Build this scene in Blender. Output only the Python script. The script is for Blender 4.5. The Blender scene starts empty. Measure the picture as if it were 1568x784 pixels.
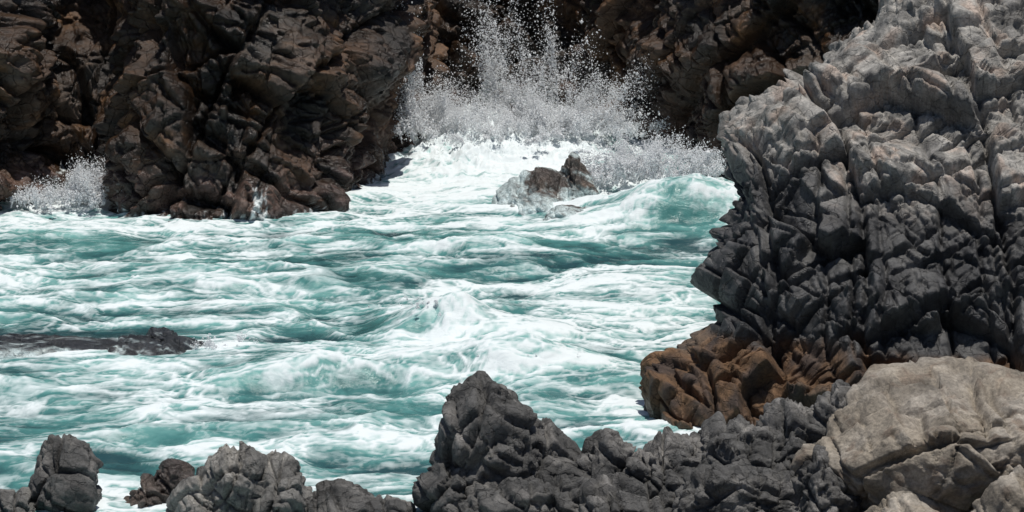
import bpy, math, numpy as np
from mathutils import Vector
rng = np.random.default_rng(7)
f4 = np.float32

# ------------------------------------------------------------------ noise
_T = np.random.default_rng(11).random((4096, 4)).astype(f4)
_G = np.random.default_rng(12).normal(size=(4096, 3)).astype(f4)
_G /= np.linalg.norm(_G, axis=1, keepdims=True)

def _hash(ix, iy, iz, seed):
    h = (ix.astype(np.uint32)*np.uint32(73856093)) ^ (iy.astype(np.uint32)*np.uint32(19349663)) \
        ^ (iz.astype(np.uint32)*np.uint32(83492791)) ^ np.uint32((seed*2654435761) & 0xffffffff)
    h ^= h >> np.uint32(13); h *= np.uint32(0x5bd1e995); h ^= h >> np.uint32(15)
    return (h & np.uint32(4095)).astype(np.int32)

def noise(P, seed=0):
    P = P.astype(f4)
    I = np.floor(P); F = P-I; I = I.astype(np.int32)
    U = F*F*F*(F*(F*6-15)+10)
    out = np.zeros(len(P), f4)
    for dx in (0, 1):
        wx = U[:, 0] if dx else 1-U[:, 0]
        for dy in (0, 1):
            wy = U[:, 1] if dy else 1-U[:, 1]
            for dz in (0, 1):
                wz = U[:, 2] if dz else 1-U[:, 2]
                g = _G[_hash(I[:, 0]+dx, I[:, 1]+dy, I[:, 2]+dz, seed)]
                out += wx*wy*wz*(g[:, 0]*(F[:, 0]-dx)+g[:, 1]*(F[:, 1]-dy)+g[:, 2]*(F[:, 2]-dz))
    return out*1.5

def fbm(P, octv=4, seed=0, gain=.5):
    a = 1.; s = np.zeros(len(P), f4); t = 0
    for o in range(octv):
        s += a*noise(P*(2.03**o)+o*17.3, seed+o); t += a; a *= gain
    return s/t*1.3

def ridged(P, octv=4, seed=0, gain=.55):
    a = 1.; s = np.zeros(len(P), f4); t = 0
    for o in range(octv):
        s += a*(1-np.minimum(np.abs(noise(P*(2.1**o)+o*9.1, seed+o))*2.2, 1)); t += a; a *= gain
    return s/t

def sstep(a, b, x):
    t = np.clip((x-a)/(b-a), 0, 1); return t*t*(3-2*t)

def rotm(ax, ay, az):
    cx, sx, cy, sy, cz, sz = math.cos(ax), math.sin(ax), math.cos(ay), math.sin(ay), math.cos(az), math.sin(az)
    X = np.array([[1, 0, 0], [0, cx, -sx], [0, sx, cx]]); Y = np.array([[cy, 0, sy], [0, 1, 0], [-sy, 0, cy]])
    Z = np.array([[cz, -sz, 0], [sz, cz, 0], [0, 0, 1]])
    return (Z@Y@X).astype(f4)

def joints(P, Nn, sc, R, warp, seed, face=.6, jit=.3, bev=.12, crack=.06):
    """Rock cut by three joint sets (columns of R, spacings sc in metres).
    Every block shows a flat face lying close to one of its joint planes.
    Returns facet relief (m), random step (-.5..5), edge profile, crack mask, per-block random."""
    sm = float(np.mean(sc))
    W = np.stack([fbm(P/(2.6*sm)+s, 3, seed+50+s, .35) for s in (0, 31, 67)], 1)
    Q = (P+warp*sm*W)@R
    n = len(P); cid = np.full(n, seed*37+5, np.int32); e = np.full(n, 9., f4); loc = np.zeros((n, 3), f4); offs = 0
    Zr = np.zeros(n, np.int32)
    for k in range(3):
        u = Q[:, k]/sc[k]+offs
        i = np.floor(u).astype(np.int32)
        J = lambda q: q+.85*_T[_hash(q, cid, Zr+k, seed), 0]
        b0 = J(i); up = u >= b0
        lo = np.where(up, b0, J(i-1)); hi = np.where(up, J(i+1), b0)
        c = np.where(up, i, i-1)
        e = np.minimum(e, np.minimum(u-lo, hi-u)*sc[k]); loc[:, k] = (u-(lo+hi)/2)*sc[k]
        cid = _hash(c, cid, Zr+k+7, seed+3)
        offs = _T[cid, 1]*5
    D = loc@R.T
    dots = Nn@R
    sg = np.sign(dots)
    pick = np.argmax(np.abs(dots)+.35*_T[cid][:, :3], axis=1)
    M = R.T[pick]*sg[np.arange(n), pick][:, None]+jit*_G[cid]
    M /= np.linalg.norm(M, axis=1, keepdims=True)
    mN = np.clip((M*Nn).sum(1), .6, 1)
    h = -((D*M).sum(1)-(D*Nn).sum(1)*mN)/mN
    h = np.clip(h, -.4*sm, .4*sm)*face
    b = np.clip(e/bev, 0, 1); b = np.sqrt(b*(2-b))
    return h, _T[cid, 3]-.5, b, np.clip(1-e/crack, 0, 1), _T[(cid*5+3) % 4096, 0]

def blur(d, nu, nv, k=1):
    D = d.reshape(nu, nv).copy()
    for i in range(k):
        D[1:-1] = (D[:-2]+3*D[1:-1]+D[2:])/5
        D[:, 1:-1] = (D[:, :-2]+3*D[:, 1:-1]+D[:, 2:])/5
    return D.ravel()

# ------------------------------------------------------------------ mesh helpers
def mesh_from(name, V, Fc, attrs=None, smooth=True, mat=None, parent=None):
    me = bpy.data.meshes.new(name)
    k = Fc.shape[1]
    me.vertices.add(len(V)); me.vertices.foreach_set("co", V.astype(f4).ravel())
    me.loops.add(Fc.size); me.loops.foreach_set("vertex_index", Fc.astype(np.int32).ravel())
    me.polygons.add(len(Fc)); me.polygons.foreach_set("loop_start", (np.arange(len(Fc))*k).astype(np.int32))
    me.update(calc_edges=True); me.validate()
    me.polygons.foreach_set("use_smooth", np.full(len(me.polygons), smooth))
    for an, av in (attrs or {}).items():
        if av.ndim == 2:
            a = me.attributes.new(an, 'FLOAT_COLOR', 'POINT')
            c = np.ones((len(V), 4), f4); c[:, :3] = av; a.data.foreach_set("color", c.ravel())
        else:
            a = me.attributes.new(an, 'FLOAT', 'POINT'); a.data.foreach_set("value", av.astype(f4))
    ob = bpy.data.objects.new(name, me); bpy.context.scene.collection.objects.link(ob)
    if mat: me.materials.append(mat)
    if parent: ob.parent = parent
    return ob

def grid_faces(nu, nv, flip=False):
    i = np.arange(nu-1)[:, None]*nv+np.arange(nv-1)[None, :]
    i = i.ravel()
    F = np.stack([i, i+nv, i+nv+1, i+1], 1)
    return F[:, ::-1].copy() if flip else F

def grid_normals(G):
    du = np.gradient(G, axis=0); dv = np.gradient(G, axis=1)
    n = np.cross(du, dv); n /= np.linalg.norm(n, axis=2, keepdims=True)+1e-9
    return n

def smooth1(a, k):
    if k < 1: return a
    w = np.exp(-.5*(np.arange(-3*k, 3*k+1)/k)**2); w /= w.sum()
    p = np.pad(a, (3*k, 3*k), mode='edge'); return np.convolve(p, w, mode='valid')

# ------------------------------------------------------------------ materials
def nt_new(name):
    m = bpy.data.materials.new(name); m.use_nodes = True
    nt = m.node_tree; nt.nodes.clear(); return m, nt, nt.nodes, nt.links

def rock_material(name, bump=.5, scale=1.0, hair=.7):
    m, nt, N, L = nt_new(name)
    out = N.new('ShaderNodeOutputMaterial'); b = N.new('ShaderNodeBsdfPrincipled')
    L.new(b.outputs[0], out.inputs[0])
    tc = N.new('ShaderNodeNewGeometry')
    def nz(s, d=6, r=.6):
        n = N.new('ShaderNodeTexNoise'); n.inputs['Scale'].default_value = s; n.inputs['Detail'].default_value = d
        n.inputs['Roughness'].default_value = r; L.new(tc.outputs['Position'], n.inputs['Vector']); return n
    col = N.new('ShaderNodeAttribute'); col.attribute_name = 'Col'
    wet = N.new('ShaderNodeAttribute'); wet.attribute_name = 'Wet'
    n1 = nz(1.6*scale, 8, .68); n2 = nz(14*scale, 4, .7)
    r1 = N.new('ShaderNodeMapRange'); r1.inputs[1].default_value = .3; r1.inputs[2].default_value = .7
    r1.inputs[3].default_value = .5; r1.inputs[4].default_value = 1.5; L.new(n1.outputs[0], r1.inputs[0])
    r2 = N.new('ShaderNodeMapRange'); r2.inputs[1].default_value = .3; r2.inputs[2].default_value = .7
    r2.inputs[3].default_value = .65; r2.inputs[4].default_value = 1.35; L.new(n2.outputs[0], r2.inputs[0])
    mu = N.new('ShaderNodeMath'); mu.operation = 'MULTIPLY'; L.new(r1.outputs[0], mu.inputs[0]); L.new(r2.outputs[0], mu.inputs[1])
    mx = N.new('ShaderNodeVectorMath'); mx.operation = 'SCALE'
    L.new(col.outputs['Color'], mx.inputs[0]); L.new(mu.outputs[0], mx.inputs['Scale'])
    L.new(mx.outputs[0], b.inputs['Base Color'])
    ro = N.new('ShaderNodeMapRange'); ro.inputs[3].default_value = .85; ro.inputs[4].default_value = .22
    L.new(wet.outputs['Fac'], ro.inputs[0]); L.new(ro.outputs[0], b.inputs['Roughness'])
    b.inputs['Specular IOR Level'].default_value = .5
    v = N.new('ShaderNodeTexVoronoi'); v.feature = 'DISTANCE_TO_EDGE'; v.inputs['Scale'].default_value = 1.7*scale
    wv = N.new('ShaderNodeVectorMath'); wv.operation = 'MULTIPLY_ADD'
    nw = nz(1.8*scale, 3, .5); L.new(nw.outputs['Color'], wv.inputs[0]); wv.inputs[1].default_value = (.35, .35, .35)
    L.new(tc.outputs['Position'], wv.inputs[2]); L.new(wv.outputs[0], v.inputs['Vector'])
    vr = N.new('ShaderNodeMapRange'); vr.inputs[1].default_value = 0; vr.inputs[2].default_value = .03
    L.new(v.outputs['Distance'], vr.inputs[0])
    b1 = N.new('ShaderNodeBump'); b1.inputs['Strength'].default_value = hair; b1.inputs['Distance'].default_value = .07
    L.new(vr.outputs[0], b1.inputs['Height'])
    n3 = nz(4.5*scale, 10, .7)
    b2 = N.new('ShaderNodeBump'); b2.inputs['Strength'].default_value = min(1, bump*1.5); b2.inputs['Distance'].default_value = .1
    L.new(n3.outputs[0], b2.inputs['Height']); L.new(b1.outputs[0], b2.inputs['Normal'])
    L.new(b2.outputs[0], b.inputs['Normal'])
    return m

def water_material():
    m, nt, N, L = nt_new('sea_water_material')
    out = N.new('ShaderNodeOutputMaterial'); b = N.new('ShaderNodeBsdfPrincipled'); L.new(b.outputs[0], out.inputs[0])
    geo = N.new('ShaderNodeNewGeometry')
    fo = N.new('ShaderNodeAttribute'); fo.attribute_name = 'Foam'
    ae = N.new('ShaderNodeAttribute'); ae.attribute_name = 'Aer'
    def nz(s, d=5, r=.65, st=(1, 1, 1)):
        mp = N.new('ShaderNodeMapping'); mp.inputs['Scale'].default_value = st
        L.new(geo.outputs['Position'], mp.inputs[0])
        n = N.new('ShaderNodeTexNoise'); n.inputs['Scale'].default_value = s; n.inputs['Detail'].default_value = d
        n.inputs['Roughness'].default_value = r; n.inputs['Distortion'].default_value = .8
        L.new(mp.outputs[0], n.inputs['Vector']); return n
    cr = N.new('ShaderNodeValToRGB'); e = cr.color_ramp.elements
    e[0].position = 0; e[0].color = (.022, .068, .076, 1); e[1].position = 1; e[1].color = (.50, .71, .68, 1)
    x = cr.color_ramp.elements.new(.3); x.color = (.070, .215, .206, 1)
    x = cr.color_ramp.elements.new(.6); x.color = (.20, .425, .40, 1)
    L.new(ae.outputs['Fac'], cr.inputs[0])
    n1 = nz(4.2, 8, .78, (.4, 1, 1))
    s = N.new('ShaderNodeMath'); s.operation = 'MULTIPLY_ADD'
    L.new(n1.outputs[0], s.inputs[0]); s.inputs[1].default_value = .9; s.inputs[2].default_value = -.45
    a = N.new('ShaderNodeMath'); a.operation = 'ADD'; L.new(s.outputs[0], a.inputs[0]); L.new(fo.outputs['Fac'], a.inputs[1])
    mr = N.new('ShaderNodeMapRange')
    mr.inputs[1].default_value = .10; mr.inputs[2].default_value = .95; L.new(a.outputs[0], mr.inputs[0])
    mix = N.new('ShaderNodeMix'); mix.data_type = 'RGBA'
    L.new(mr.outputs[0], mix.inputs['Factor']); L.new(cr.outputs[0], mix.inputs[6]); mix.inputs[7].default_value = (.78, .84, .85, 1)
    L.new(mix.outputs[2], b.inputs['Base Color'])
    rr = N.new('ShaderNodeMapRange'); rr.inputs[3].default_value = .2; rr.inputs[4].default_value = .7
    L.new(mr.outputs[0], rr.inputs[0]); L.new(rr.outputs[0], b.inputs['Roughness'])
    b.inputs['IOR'].default_value = 1.33
    n2 = nz(2.2, 7, .62, (.55, 1, 1))
    bp = N.new('ShaderNodeBump'); bp.inputs['Strength'].default_value = .42; bp.inputs['Distance'].default_value = .15
    L.new(n2.outputs[0], bp.inputs['Height'])
    bq = N.new('ShaderNodeBump'); bq.inputs['Strength'].default_value = .3; bq.inputs['Distance'].default_value = .05
    L.new(mr.outputs[0], bq.inputs['Height']); L.new(bp.outputs[0], bq.inputs['Normal'])
    L.new(bq.outputs[0], b.inputs['Normal'])
    return m

def spray_material():
    m, nt, N, L = nt_new('spray_material')
    out = N.new('ShaderNodeOutputMaterial'); d = N.new('ShaderNodeBsdfDiffuse'); t = N.new('ShaderNodeBsdfTranslucent')
    d.inputs[0].default_value = (.96, .97, .98, 1); t.inputs[0].default_value = (.96, .97, .98, 1)
    mx = N.new('ShaderNodeMixShader'); mx.inputs[0].default_value = .45
    L.new(d.outputs[0], mx.inputs[1]); L.new(t.outputs[0], mx.inputs[2]); L.new(mx.outputs[0], out.inputs[0])
    return m

M_BROWN = rock_material('brown_cliff_rock', .65, .9, .8)
M_GREY = rock_material('granite_rock', .5, 1.2, .65)
M_BOULD = rock_material('boulder_rock', .55, 1.5, .7)
M_TAN = rock_material('tan_boulder_rock', .55, 1.0, .12)
M_WATER = water_material()
M_SPRAY = spray_material()

def lerp(a, b, t):
    return a*(1-t[:, None])+b*t[:, None]
C = lambda *a: np.array(a, f4)[None, :]

# ------------------------------------------------------------------ brown cliff (back of the cove)
def build_back_cliff():
    pts = np.array([(-220, 60), (-60, 75), (-30, 78.5), (-19, 81), (-16.6, 82.5), (-15.6, 86), (-13.6, 86.3), (-12.6, 82.4), (-11.2, 80.9),
                    (-9, 80.8), (-7.5, 81.4), (-6.15, 83), (-5, 85.4), (-4.1, 89), (-3.9, 94), (-3.2, 98.6), (-.9, 99.6), (2.4, 99.6),
                    (3.6, 97), (5.2, 93.4), (7.3, 88.8), (12, 86), (20, 84), (40, 80), (220, 60)], float)
    seg = np.r_[0, np.cumsum(np.linalg.norm(np.diff(pts, axis=0), axis=1))]
    sA = np.interp(-19, pts[:, 0], seg); sB = np.interp(14, pts[:, 0], seg)
    s = np.r_[np.linspace(0, sA, 120, endpoint=False), np.arange(sA, sB, .04), np.linspace(sB, seg[-1], 120)]
    bx = np.interp(s, seg, pts[:, 0]); by = np.interp(s, seg, pts[:, 1])
    bx = smooth1(bx, 14); by = smooth1(by, 14)
    z = np.r_[np.arange(-1.5, 8.5, .04), np.arange(8.5, 15, .2), np.full(12, 15.)]
    setb = np.where(z < 15, np.maximum(z, 0)*.38, 0); setb[-12:] = 15*.38+np.cumsum(np.linspace(1, 30, 12))
    nu, nv = len(s), len(z)
    G = np.zeros((nu, nv, 3), f4)
    G[..., 0] = bx[:, None]; G[..., 1] = by[:, None]+setb[None, :]; G[..., 2] = z[None, :]
    N0 = grid_normals(G)
    if N0[nu//2, nv//2, 1] > 0: N0 = -N0
    P = G.reshape(-1, 3); Nf = N0.reshape(-1, 3).astype(f4)
    win = np.ones(nv); win[-12:] = 0
    win = np.tile(win, nu)
    big = fbm(P/C(4.5, 5, 3.5), 4, 3)*1.3
    R0 = rotm(.55, .6, .25)
    f0, s0, b0, c0, r0 = joints(P, Nf, (3.6, 2.6, 2.0), R0, .45, 21, .5, .35, .3, .18)
    f1, s1, b1, c1, r1 = joints(P, Nf, (1.5, 1.0, .65), rotm(.65, .5, .35), .45, 22, .42, .45, .12, .10)
    f2, s2, b2, c2, r2 = joints(P, Nf, (.7, .45, .28), rotm(.3, .9, .5), .5, 23, .40, .45, .07, .07)
    mk = sstep(-.35, .2, fbm(P/2.2, 3, 77)); mk1 = .5+.5*sstep(-.35, .2, fbm(P/3.1+8, 3, 78))
    rough = fbm(P*1.3, 7, 9, .68)
    d = big+f0+.5*s0+.08*b0+(f1+.24*s1+.03*b1)*mk1+(f2+.10*s2+.02*b2)*(.3+.7*mk)+.22*rough
    d = blur(d, nu, nv, 1)-.42*c0-.2*c1*mk1-.09*c2*mk
    P = P+Nf*(d*win)[:, None]
    x, y, zz = P.T
    n = fbm(P/2.6, 5, 30); n2 = fbm(P/1.1+5, 5, 33); n3 = fbm(P/4+9, 4, 36)
    dark = C(.025, .019, .015); brown = C(.076, .041, .022); orange = C(.16, .079, .032); grey = C(.095, .087, .077)
    col = lerp(np.repeat(dark, len(P), 0), brown, sstep(-.4, .3, n+.2*(r1-.5)))
    col = lerp(col, orange, sstep(.0, .55, n2+.35*n3)*.85)
    col = lerp(col, grey, sstep(.05, .45, n3+.3*(r0-.5))*.55)
    seep = sstep(-.15, .35, fbm(P/C(2.2, 2.2, 5)+21, 5, 39))
    col *= (.45+.65*seep)[:, None]
    col *= (.76+.26*r1+.22*r2)[:, None]
    base = sstep(2.3, .6, zz+.9*n)
    barn = C(.155, .10, .085)
    col = lerp(col, barn*(.6+.6*r2)[:, None], base*sstep(-.3, .35, n2)*.75)
    wetz = sstep(.55, .1, zz+.3*n2)
    col = lerp(col, col*.4, wetz)
    st = ridged(np.stack([x*3, y*.5, zz*.6], 1), 4, 44, .7)
    zone = np.exp(-((x+14.6)/1.5)**2)*sstep(1.5, .1, zz)*.55+np.exp(-((x+8.2)/.5)**2)*sstep(1.3, .6, zz)*.45+np.exp(-((x)/4.5)**2)*sstep(1.8, .2, zz)*.5\
        + .25*sstep(.4, .0, zz)
    fm = sstep(.88, 1.2, st+zone)
    col = lerp(col, C(.72, .78, .78), fm)
    mesh_from('brown_sea_cliff', P, grid_faces(nu, nv), {'Col': col, 'Wet': np.clip(.55+.35*(1-seep)+base*.3+wetz, 0, 1)*(1-fm)}, True, M_BROWN)

# ------------------------------------------------------------------ granite headland (right)
def build_granite():
    prof = np.array([(-2, 3.2, 55.5), (-.1, 2.98, 55.9), (.55, 2.86, 56.5), (.98, 2.95, 56.9), (1.28, 3.37, 57.2), (1.53, 4.13, 57.4), (1.78, 4.63, 57.6),
                     (2.29, 4.79, 58.1), (2.68, 4.51, 58.4), (3.2, 4.37, 58.9), (3.66, 4.66, 59.3), (4.13, 5.08, 59.7), (4.82, 5.02, 60.3),
                     (5.51, 4.95, 61), (6.1, 5.16, 61.6), (6.35, 5.7, 61.8), (6.5, 6.5, 61.9), (7.2, 6.63, 62.6), (7.45, 7.5, 62.8), (8.0, 8.84, 63.2),
                     (8.69, 9.34, 63.8), (9.3, 10.1, 64.4), (11, 12, 66), (13, 16, 68), (14, 24, 72)])
    z = np.r_[np.arange(-1.5, 9.6, .028), np.arange(9.6, 14, .15)]
    xL = smooth1(np.interp(z, prof[:, 0], prof[:, 1]), 4)+.10; yD = smooth1(np.interp(z, prof[:, 0], prof[:, 2]), 5)
    plan = np.array([(40, 30), (14, 13), (5, 7.5), (1.4, 3.4), (.35, 1.5), (.15, .7), (.6, -.2), (2, -1.0), (5, -1.8), (9, -2.4), (13, -2.8), (20, -3.4), (60, -8)])
    seg = np.r_[0, np.cumsum(np.linalg.norm(np.diff(plan, axis=0), axis=1))]
    a, b = seg[2], seg[9]+1.5
    s = np.r_[np.linspace(0, a, 50, endpoint=False), np.arange(a, b, .028), np.linspace(b, seg[-1], 60)]
    px = smooth1(np.interp(s, seg, plan[:, 0]), 12); py = smooth1(np.interp(s, seg, plan[:, 1]), 12)
    nu, nv = len(s), len(z)
    G = np.zeros((nu, nv, 3), f4)
    G[..., 0] = px[:, None]+xL[None, :]; G[..., 1] = py[:, None]+yD[None, :]; G[..., 2] = z[None, :]
    Gs = G.copy()
    xs_ = smooth1(xL, 40)
    Gs[..., 0] = px[:, None]+xs_[None, :]
    N0 = grid_normals(Gs)
    if N0[int(nu*.7), nv//2, 1] > 0: N0 = -N0
    P = G.reshape(-1, 3); Nf = N0.reshape(-1, 3).astype(f4)
    big = fbm(P/C(3.0, 3.0, 3.0), 3, 103)*.25
    f0, s0, b0, c0, r0 = joints(P, Nf, (1.9, 2.6, 2.9), rotm(.25, .30, .35), .2, 31, .38, .25, .12, .11)
    f1, s1, b1, c1, r1 = joints(P, Nf, (.66, .9, 1.15), rotm(.2, .38, .45), .2, 32, .42, .3, .06, .07)
    f2, s2, b2, c2, r2 = joints(P, Nf, (.28, .36, .46), rotm(.45, .2, .6), .26, 33, .36, .4, .05, .05)
    mk = sstep(-.35, .2, fbm(P/1.6, 3, 177)); mk1 = .6+.4*sstep(-.35, .15, fbm(P/2.4+8, 3, 178))
    d = big+f0+.36*s0+.05*b0+(f1+.24*s1+.02*b1)*mk1+(f2+.09*s2+.015*b2)*(.15+.85*mk)+.055*fbm(P*2.0, 6, 109, .66)
    d = blur(d, nu, nv, 1)-.30*c0-.2*c1*mk1-.09*c2*mk
    P = P+Nf*(d)[:, None]
    x, y, zz = P.T
    n = fbm(P/2.2, 4, 130); n2 = fbm(P/.8+5, 4, 133)
    light = C(.33, .315, .29); pink = C(.35, .255, .20); black = C(.040, .040, .042); mid = C(.108, .106, .103); rust = C(.16, .09, .046)
    zb = 5.6-.16*(x-5)+.8*n+.6*(r0-.5)
    t = sstep(-.7, .9, zz-zb)
    col = lerp(np.repeat(black, len(P), 0), mid, sstep(-.2, .5, n2)*.8)
    lc = lerp(np.repeat(light, len(P), 0), pink, sstep(.0, .5, n2+.3*(r2-.5))*.6)
    lc = lerp(lc, C(.12, .117, .113), sstep(-.05, .45, -n2+.4*n)*.8)
    col = lerp(col, lc, t)
    toe = sstep(2.1, 1.8, zz+.35*n+.04*(x-3.0))
    rc = lerp(np.repeat(rust, len(P), 0), C(.05, .038, .034), sstep(-.2, .35, n2)*.85)
    rc = lerp(rc, C(.15, .125, .10), sstep(.1, .5, n)*.5)
    col = lerp(col, rc, toe)
    col *= (.75+.25*r1+.25*r2)[:, None]
    wet = sstep(.6, 0, zz+.3*n2)
    col = lerp(col, col*.4, wet)
    mesh_from('granite_headland', P, grid_faces(nu, nv), {'Col': col, 'Wet': np.clip(wet+.55*(1-t)*(1-toe), 0, 1)}, True, M_GREY)

# ------------------------------------------------------------------ boulders
def ico(level):
    import bmesh
    bm = bmesh.new(); bmesh.ops.create_icosphere(bm, subdivisions=level, radius=1)
    V = np.array([v.co[:] for v in bm.verts], f4); F = np.array([[v.index for v in f.verts] for f in bm.faces], np.int32)
    bm.free(); return V/np.linalg.norm(V, axis=1, keepdims=True), F
ICO = {l: ico(l) for l in (5, 6, 7)}
TAN_PLANES = [((-.1, -.25, 1), .72), ((-.75, -.2, .65), .84), ((-.85, -.5, -.25), .78), ((-.1, -1, -.25), .74), ((.55, -.8, .1), .82),
              ((.5, .1, .85), .86), ((-.4, -.85, .35), .86), ((0, 1, 0), .8), ((1, 0, 0), .95), ((-.3, -.6, -.75), .7), ((-.9, .4, .1), .85), ((0, 0, -1), .9)]

def lump(c, r, rz, seed, level, amp, js, planes=None, soft=24, cr=1.):
    V, F = ICO[level]
    rg = np.random.default_rng(seed)
    K = 18
    pl = rg.normal(size=(K, 3)); pl /= np.linalg.norm(pl, axis=1, keepdims=True)
    d = rg.uniform(.76, .95, K)
    if planes:
        pl = np.array([p[0] for p in planes], float); pl /= np.linalg.norm(pl, axis=1, keepdims=True); d = np.array([p[1] for p in planes])
    q = np.maximum(V@pl.T.astype(f4), .05)/d[None, :]
    inv = (np.power(q, soft).sum(1))**(1/soft)
    rad = 1/np.maximum(inv, .96 if not planes else .8)
    Q = V*rad[:, None]*np.array(r, f4)*1.1
    R = rotm(0, 0, rz); Q = Q@R.T
    Nn = V/np.array(r, f4); Nn /= np.linalg.norm(Nn, axis=1, keepdims=True); Nn = (Nn@R.T).astype(f4)
    P = (Q+np.array(c, f4)).astype(f4)
    f1, s1, b1, c1, r1 = joints(P, Nn, (.9*js, .75*js, .6*js), rotm(.35, .5, .3), .25, 41, .30, .3, .08, .07)
    f2, s2, b2, c2, r2 = joints(P, Nn, (.40*js, .33*js, .26*js), rotm(.5, .3, .5), .3, 42, .34, .4, .05, .045)
    mk = sstep(-.3, .25, fbm(P/.8, 3, 277))
    dd = fbm(P/.8, 4, 209)*.10+(f1+.12*s1+.03*b1-.14*c1)*cr+(f2+.055*s2+.015*b2-.06*c2)*(.2+.8*mk)*cr+.05*fbm(P*2.4, 6, 210, .66)-.06
    P = P+Nn*(dd*amp)[:, None]
    return P, F, r1, r2

def boulder(name, lumps, style, level=6, amp=1.0, js=1.0, planes=None, cr=1.):
    Vs, Fs, Cs, Ws = [], [], [], []; off = 0
    for i, (c, r, rz, sd) in enumerate(lumps):
        P, F, r1, r2 = lump(c, r, rz, sd, level, amp, js, planes, 40 if planes else 24, cr)
        n = fbm(P/1.1, 4, 230); n2 = fbm(P/.4+5, 4, 233)
        zz = P[:, 2]
        if style == 'dark': a, b, k = C(.09, .088, .085), C(.21, .20, .188), C(.045, .044, .043)
        elif style == 'grey': a, b, k = C(.17, .165, .155), C(.30, .285, .26), C(.06, .058, .055)
        elif style == 'tan': a, b, k = C(.26, .225, .18), C(.34, .305, .26), C(.15, .105, .075)
        elif style == 'black': a, b, k = C(.026, .03, .036), C(.045, .045, .048), C(.018, .02, .024)
        else: a, b, k = C(.075, .06, .052), C(.13, .095, .075), C(.04, .034, .032)
        col = lerp(np.repeat(a, len(P), 0), b, sstep(-.15, .45, n))
        col = lerp(col, k, sstep(.1, .5, n2)*.6)
        m = .6 if style == 'tan' else 1
        col = col*(1+m*(.22*r1+.24*r2-.24))[:, None]
        wetst = style in ('wet', 'black')
        wet = np.ones(len(P))*.95 if wetst else sstep(.6, .0, zz+.25*n2)
        col = lerp(col, col*.45, wet*(not wetst))
        if name == 'sea_rock':
            st = ridged(np.stack([P[:, 0]*1.0+P[:, 2]*1.6, P[:, 1]*.6, P[:, 2]*1.2], 1), 4, 60, .65)
            if style == 'wet': fm = sstep(.48, .82, st+.4*sstep(1.2, .0, zz)+.2*sstep(1.0, .2, P[:, 0]))*.92
            else:
                st = ridged(np.stack([P[:, 0]*.7, P[:, 1]*2.2, zz], 1), 4, 61, .65)
                fm = sstep(.60, 1.0, st+.48*sstep(.24, .02, zz))*.85
            col = lerp(col, C(.62, .72, .72), fm)
        Vs.append(P); Fs.append(F+off); Cs.append(col); Ws.append(wet); off += len(P)
    return mesh_from(name, np.concatenate(Vs), np.concatenate(Fs), {'Col': np.concatenate(Cs), 'Wet': np.concatenate(Ws)}, True, M_TAN if style == 'tan' else M_BOULD)

def build_boulders():
    boulder('coastal_boulder', [((-.5, 50.5, .42), (1.25, 1.3, 2.0), .2, 1), ((.5, 50.4, .4), (1.15, 1.2, 1.5), -.3, 2),
                                ((-.2, 49.2, .1), (1.5, 1.0, .95), .1, 3), ((-1.3, 49.8, .1), (.6, .8, 1.1), .4, 4), ((1.0, 49.3, .1), (.9, .8, .9), .1, 5)], 'dark')
    boulder('coastal_boulder', [((9.5, 48.8, 1.1), (3.9, 2.0, 2.05), .05, 11)], 'tan', 7, 1.0, 1.9, TAN_PLANES, 1.0)
    boulder('coastal_boulder', [((7.6, 46.9, .3), (1.2, .9, 1.0), .2, 13), ((9.7, 45.6, 1.0), (1.3, 1, 1.05), .2, 15)], 'tan', 6, .8, 1.5)
    boulder('rock_outcrop', [((1.9, 50, .5), (.85, .9, 1.1), .2, 21), ((3.1, 49.7, .5), (1.1, 1.0, 1.2), .7, 22), ((4.5, 49.7, .8), (1.2, 1.1, 1.2), .1, 23),
                             ((5.7, 49.9, 1.0), (1.05, 1.0, 1.2), .4, 24), ((2.5, 48.6, .1), (1.5, .9, 1.0), .1, 25), ((4.8, 48.3, .5), (1.6, .9, 1.1), .2, 26),
                             ((6.2, 48.3, .6), (1.0, .9, 1.1), .5, 27), ((6.9, 50.3, 1.4), (1.1, 1.0, 1.2), .5, 28)], 'dark', 6, 1.1, .9)
    boulder('coastal_boulder', [((-5.5, 50.2, .25), (1.0, 1, 1.15), .3, 31), ((-4.75, 50, .15), (.75, .9, 1.0), .2, 32), ((-6.2, 49.9, .05), (.75, .8, .9), .2, 33)], 'grey', 6, .9, 1.3)
    boulder('coastal_boulder', [((-9.25, 50.6, .25), (.85, .8, 1.05), .3, 36)], 'dark', 6, .8, 1.3)
    boulder('coastal_boulder', [((-10.2, 49.9, -.05), (.7, .8, .7), .3, 35)], 'grey', 6, .8, 1.3)
    boulder('rock_ledge', [((-3.6, 49.9, -.15), (.95, .8, .75), .3, 36), ((-2.6, 49.7, -.2), (.8, .7, .65), .3, 37)], 'dark', 6, .9, 1.2)
    boulder('rock_ledge', [((-7.05, 51.2, .1), (.5, .6, .7), .3, 38), ((-7.5, 50.8, -.1), (.5, .5, .55), .3, 39)], 'wet', 6, .9)
    boulder('sea_rock', [((1.1, 83, -.45), (1.75, 1.6, 1.5), .2, 41), ((2.0, 83.3, -.2), (.8, 1.0, 1.65), .2, 42)], 'wet', 6, .7, 1.4)
    boulder('sea_rock', [((1.75, 80.9, -.15), (.95, .6, .55), .2, 43)], 'wet', 6, .5)
    boulder('sea_rock', [((.2, 94.5, 1.2), (.5, .6, .7), .2, 44), ((-.6, 96.5, 1.3), (.7, .6, .9), .2, 45)], 'wet', 5)
    boulder('sea_rock', [((-9.2, 63.3, -.05), (1.35, .9, .5), .1, 46), ((-9.0, 63.5, .22), (.45, .5, .46), .2, 47),
                         ((-12.6, 64.1, -.2), (5.4, 1.1, .5), -.03, 49)], 'black', 6, .4, 1.0)

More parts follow.
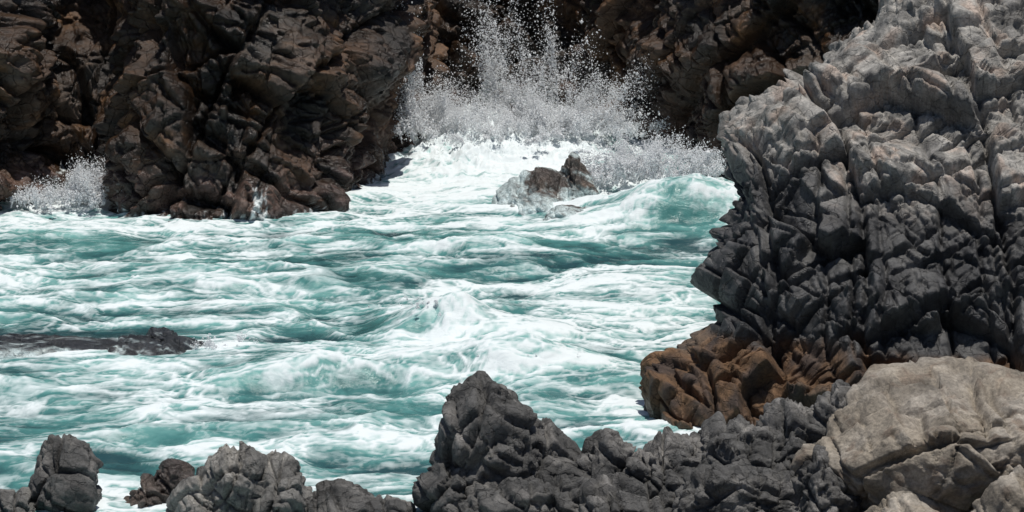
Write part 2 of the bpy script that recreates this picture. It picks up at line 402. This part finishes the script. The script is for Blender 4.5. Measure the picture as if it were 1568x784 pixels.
# ------------------------------------------------------------------ near shore under the viewpoint
def build_shore():
    xs = np.linspace(-60, 60, 400); ys = np.linspace(-30, 51, 300)
    X, Y = np.meshgrid(xs, ys, indexing='ij')
    Z = np.clip((49.5-Y)*.23, -2, 11.5)-.35
    P = np.stack([X, Y, Z], 2).reshape(-1, 3).astype(f4)
    Nn = np.tile(np.array([[0, .22, .975]], f4), (len(P), 1))
    f, s, b, c, r = joints(P, Nn, (2.2, 1.8, 1.5), rotm(.3, .3, .4), .25, 51, .5, .3, .3, .3)
    P[:, 2] += f+.6*s+.2*b-.3*c+.4*fbm(P/4, 4, 303)-.3
    col = lerp(np.repeat(C(.10, .098, .092), len(P), 0), C(.22, .2, .18), sstep(-.3, .4, fbm(P/2, 3, 304)))*(.6+.8*r)[:, None]
    mesh_from('rocky_shore', P, grid_faces(400, 300), {'Col': col, 'Wet': sstep(.5, 0, P[:, 2])}, True, M_BOULD)

# ------------------------------------------------------------------ sea
def build_water():
    def axis(a, b, st, far, n=36):
        g = np.geomspace(st, far, n); return np.r_[(a-np.cumsum(g))[::-1], np.arange(a, b, st), b+np.cumsum(g)]
    xs = axis(-18, 12, .036, 60); ys = axis(49, 101, .07, 60)
    nu, nv = len(xs), len(ys)
    X, Y = np.meshgrid(xs, ys, indexing='ij'); x = X.ravel().astype(f4); y = Y.ravel().astype(f4)
    O = np.zeros_like(x)
    P2 = lambda sx, sy, ang=0.: np.stack([(x*math.cos(ang)+y*math.sin(ang))/sx, (-x*math.sin(ang)+y*math.cos(ang))/sy, O], 1)
    w1 = fbm(P2(5, 4), 3, 400); w2 = fbm(P2(5, 4)+40, 3, 401)
    v1 = fbm(P2(1.3, .9)+11, 3, 402); v2 = fbm(P2(1.3, .9)+60, 3, 403)
    def Pw(sx, sy, ang, k, kk=0.):
        q = P2(sx, sy, ang); q[:, 0] += k*w1+kk*v1; q[:, 1] += k*w2+kk*v2; return q
    g = lambda cx, cy, sx, sy, a, ang=0: a*np.exp(-(((x-cx)*math.cos(ang)+(y-cy)*math.sin(ang))/sx)**2-((-(x-cx)*math.sin(ang)+(y-cy)*math.cos(ang))/sy)**2)
    h = .38*fbm(Pw(7, 3.4, .2, .5), 3, 410, .4)
    r1 = ridged(Pw(4.2, 2.2, -.15, .5), 2, 412, .35); h += .20*(r1-.55)
    r2 = ridged(Pw(1.8, .9, .15, .7), 3, 414, .45); h += .085*(r2-.5)
    r3 = ridged(Pw(.6, .35, -.2, .8), 2, 416); h += .024*(r3-.5)
    calm = g(-12, 64.4, 4.5, 1.6, .95)+g(6, 79, 1.8, 1.6, .7)
    h *= 1-np.clip(calm, 0, .9)
    def swell(cx, cy, sx, sy, a, ang=0):
        u = (x-cx)*math.cos(ang)+(y-cy)*math.sin(ang); v = -(x-cx)*math.sin(ang)+(y-cy)*math.cos(ang)
        v = v+.5*w1+.3*v1
        sv = np.where(v < 0, sy*.6, sy*1.4)
        return a*np.exp(-(u/sx)**2-(v/sv)**2)
    pk = swell(-2.0, 65.6, 1.3, 1.3, .7, .5)+swell(-.6, 65.4, 2.4, 1.4, .4, -.2)
    pk2 = swell(.3, 61.6, 1.5, 1.0, .5, -.2)+swell(-5.2, 60.6, 2.0, 1.0, .45, .3)+swell(-1.5, 61.2, 3.0, 1.2, .35)
    pk3 = swell(5.6, 80.6, 3.0, 1.7, 1.35, .25)
    pk4 = swell(3.3, 60, 1.8, 1.0, .3)+swell(-8, 71, 3.5, 1.2, .3, .1)+swell(-13, 60, 2, 1, .25)+swell(-1, 76, 4, 1.3, .3, -.2)
    inl = g(.2, 95.5, 4.3, 4.5, 1.25)+g(-1.8, 90.5, 1.8, 2.2, .5)+g(3.4, 85.5, 2.2, 1.8, .7)
    rough = ridged(P2(.9, .9)+3, 4, 420)
    h += pk+pk2+pk3+pk4+inl*(.45+.8*rough)
    fade = np.exp(-np.maximum(0, np.abs(x+3)-22)/40)
    h *= fade
    # foam coverage
    cov = .35+.44*fbm(Pw(5.5, 2.0, .08, .5), 3, 430)
    cov += g(0, 94, 4.8, 5.5, 1.1)+g(-2.5, 87, 3, 3, .4)+g(4.5, 85, 3.2, 2.6, .8)+g(-3.5, 84, 3, 2, .3)+g(1.2, 81.6, 2.2, 1.0, .5)
    cov += g(-15.0, 84, 2.8, 2.5, .65)+g(-8, 79.8, 5, .8, .35)+g(-14, 80.5, 4, 1.6, .35)
    cov += .42*np.clip(pk, 0, 1)+.42*np.clip(pk2, 0, 1)+.12*np.clip(pk3, 0, 1)
    cov += g(-.5, 60.2, 4.5, 1.1, .22)+g(3.2, 67, 2.2, 3.5, .25)+g(3.4, 57, 1.6, 2.2, .3)+g(-8, 51.2, 2.2, .8, .5)+g(-12, 51, 3, 1, .2)
    cov += g(-1.5, 71, 5, 1.2, .12)+g(-2, 51.5, 2, 1, .15)+g(-13, 69, 3, 1, .12)+g(.5, 66, 3, 1.5, .14)+g(-7.2, 63.4, .9, .8, .6)+g(-12, 62.3, 5, .6, .3)
    cov -= g(-12, 65.4, 4.2, .7, .3)+g(5.9, 78.4, 1.9, 1.0, .4)+g(-12, 74.5, 2.5, .6, .2)+g(-6, 73.8, 2, .6, .2)+g(1.5, 74.5, 3, .7, .2)+g(-3.8, 63.8, 1.0, .8, .3)
    cov += .38*(r1-.62)+.25*(r2-.55)
    def vein(sx, sy, ang, k, kk, sd, wd):
        nn = noise(Pw(sx, sy, ang, k, kk), sd)
        return np.clip(1-np.abs(nn)/wd, 0, 1)
    V1 = vein(3.2, .9, .12, 1.4, .45, 460, .13); V2 = vein(1.5, .46, -.1, 2.2, .7, 461, .17); V3 = vein(.6, .25, .1, 3.0, 1.2, 462, .24)
    V4 = vein(.3, .14, -.1, 5, 2., 463, .33)
    l2 = ridged(Pw(1.1, .38, -.15, 1.6, .5), 4, 444, .7)
    cl = fbm(Pw(3.8, .9, .05, 1.7, .45), 6, 448, .68)
    veins = np.clip(.95*V1+.85*V2+.65*V3+.4*V4, 0, 1.3)
    vm = sstep(-.05, .7, cov+.5*cl)
    foam = veins*vm*.9
    foam += sstep(.56, 1.15, cov+.9*cl+.35*(l2-.5))*.8
    foam = np.maximum(foam, sstep(.95, 1.4, cov)*(.75+.35*l2))
    foam = np.clip(foam, 0, 1)
    aer = .37+.36*fbm(P2(3.8, 1.8)+19, 4, 450)+.46*(cov-.36)+.44*cl+.14*(r2-.5)+.12*(r1-.5)+.25*np.clip(h-.1, -.5, .6)
    aer -= g(-12, 64.8, 4.5, 1.1, .4)+g(1.5, 74.5, 4, 1.2, .10)
    aer = np.clip(aer, 0, 1)
    h += .03*foam*(.5+rough)
    P = np.stack([x, y, h], 1)
    mesh_from('sea_water', P, grid_faces(nu, nv), {'Foam': foam, 'Aer': aer}, True, M_WATER)

# ------------------------------------------------------------------ spray
OV = np.array([(1, 0, 0), (-1, 0, 0), (0, 1, 0), (0, -1, 0), (0, 0, 1), (0, 0, -1)], f4)
OF = np.array([(0, 2, 4), (2, 1, 4), (1, 3, 4), (3, 0, 4), (2, 0, 5), (1, 2, 5), (3, 1, 5), (0, 3, 5)], np.int32)
def drops(name, Pc, rad):
    n = len(Pc)
    st = rng.uniform(.7, 1.4, (n, 1, 3)).astype(f4)
    V = Pc[:, None, :]+OV[None]*st*rad[:, None, None]
    F = OF[None]+(np.arange(n)*6)[:, None, None]
    return mesh_from(name, V.reshape(-1, 3), F.reshape(-1, 3), None, True, M_SPRAY)

def jets(spec):
    out, rr = [], []
    for (cx, cy, cz, w, dpt, vx, vz, spread, njet, per, rmin, tight) in spec:
        for j in range(njet):
            o = np.array([cx+rng.normal()*w, cy+rng.normal()*dpt, cz])
            v = np.array([vx+rng.normal()*spread, rng.normal()*spread*.6, vz*rng.uniform(.3, 1.0)**1.1])
            n = int(per*rng.lognormal(-.15, .7))
            t = rng.random(n)**.85*v[2]/9.8*1.45
            vv = v[None]*(1+rng.normal(size=(n, 1))*.08)+rng.normal(size=(n, 3))*tight*rng.uniform(.5, 1.6)
            p = o+vv*t[:, None]; p[:, 2] -= 4.9*t*t
            k = p[:, 2] > .1
            p = p[k]; out.append(p)
            rr.append(rmin*rng.lognormal(0, .5, len(p)))
    return np.concatenate(out).astype(f4), np.concatenate(rr).astype(f4)

def build_spray():
    P, r = jets([
        (-3.5, 92.5, .8, .2, .8, -.5, 9.3, .2, 40, 190, .012, .16),
        (-2.9, 93, .8, .5, .8, -.1, 6.3, .6, 50, 240, .012, .2),
        (-.3, 95, 1.0, .8, 1.0, -.35, 9.9, .5, 46, 290, .013, .17),
        (1.2, 95, 1.0, 1.1, 1.0, .1, 8.4, .9, 56, 280, .013, .18),
        (2.8, 93, 1.0, .8, 1.0, 1.2, 6.4, 1.0, 40, 220, .012, .2),
        (0.2, 93.5, .9, 2.1, 1.2, 0, 5.4, .9, 90, 420, .009, .5),
        (0, 93, .9, 2.6, 1.2, 0, 4.2, 1.0, 200, 400, .013, .33)])
    drops('wave_splash', P, r)
    P, r = jets([(4.3, 84.6, .8, 1.0, .7, .4, 4.6, .9, 110, 280, .012, .25), (2.9, 84, .6, .4, .5, .2, 4.8, .5, 40, 260, .012, .25), (6.2, 84, .9, .6, .5, .5, 3.4, .6, 40, 200, .012, .25)])
    drops('wave_splash', P, r)
    P, r = jets([(-13.9, 83.4, .1, .45, .5, .2, 5.0, .5, 66, 280, .012, .28), (-15.4, 83.0, .1, .7, .5, -.1, 3.8, .5, 54, 240, .012, .28)])
    drops('wave_splash', P, r)
    P, r = jets([(-2.1, 65.4, .8, .45, .3, -.2, 1.6, .4, 22, 50, .007, .2), (.3, 61.4, .5, .7, .3, 0, 1.2, .4, 18, 40, .007, .2), (-7.6, 63.6, .05, .5, .3, .1, 2.2, .5, 34, 90, .010, .25)])
    drops('wave_splash', P, r)

build_back_cliff(); build_granite(); build_boulders(); build_shore(); build_water(); build_spray()

# ------------------------------------------------------------------ light, world, camera
sd = Vector((.10, -.08, .93)).normalized()
elev = math.asin(sd.z); rot = math.atan2(sd.x, sd.y)
w = bpy.data.worlds.new("World"); bpy.context.scene.world = w; w.use_nodes = True
N = w.node_tree.nodes; bg = N['Background']
sky = N.new('ShaderNodeTexSky'); sky.sky_type = 'NISHITA'; sky.sun_disc = False
sky.sun_elevation = elev; sky.sun_rotation = rot
w.node_tree.links.new(sky.outputs[0], bg.inputs[0]); bg.inputs[1].default_value = .06
ld = bpy.data.lights.new('sun', 'SUN'); ld.energy = 3.5; ld.angle = math.radians(.5); ld.color = (1, .96, .9)
lo = bpy.data.objects.new('sun', ld); bpy.context.scene.collection.objects.link(lo)
lo.rotation_euler = sd.to_track_quat('Z', 'Y').to_euler(); lo.location = (0, 40, 60)
cd = bpy.data.cameras.new('camera'); cd.lens = 90; cd.sensor_width = 36; cd.clip_end = 2000
co = bpy.data.objects.new('camera', cd); bpy.context.scene.collection.objects.link(co)
co.location = (0, 0, 16); co.rotation_euler = (math.radians(90-12), 0, 0)
sc = bpy.context.scene; sc.camera = co
sc.view_settings.view_transform = 'Standard'; sc.view_settings.look = 'None'; sc.view_settings.exposure = 0
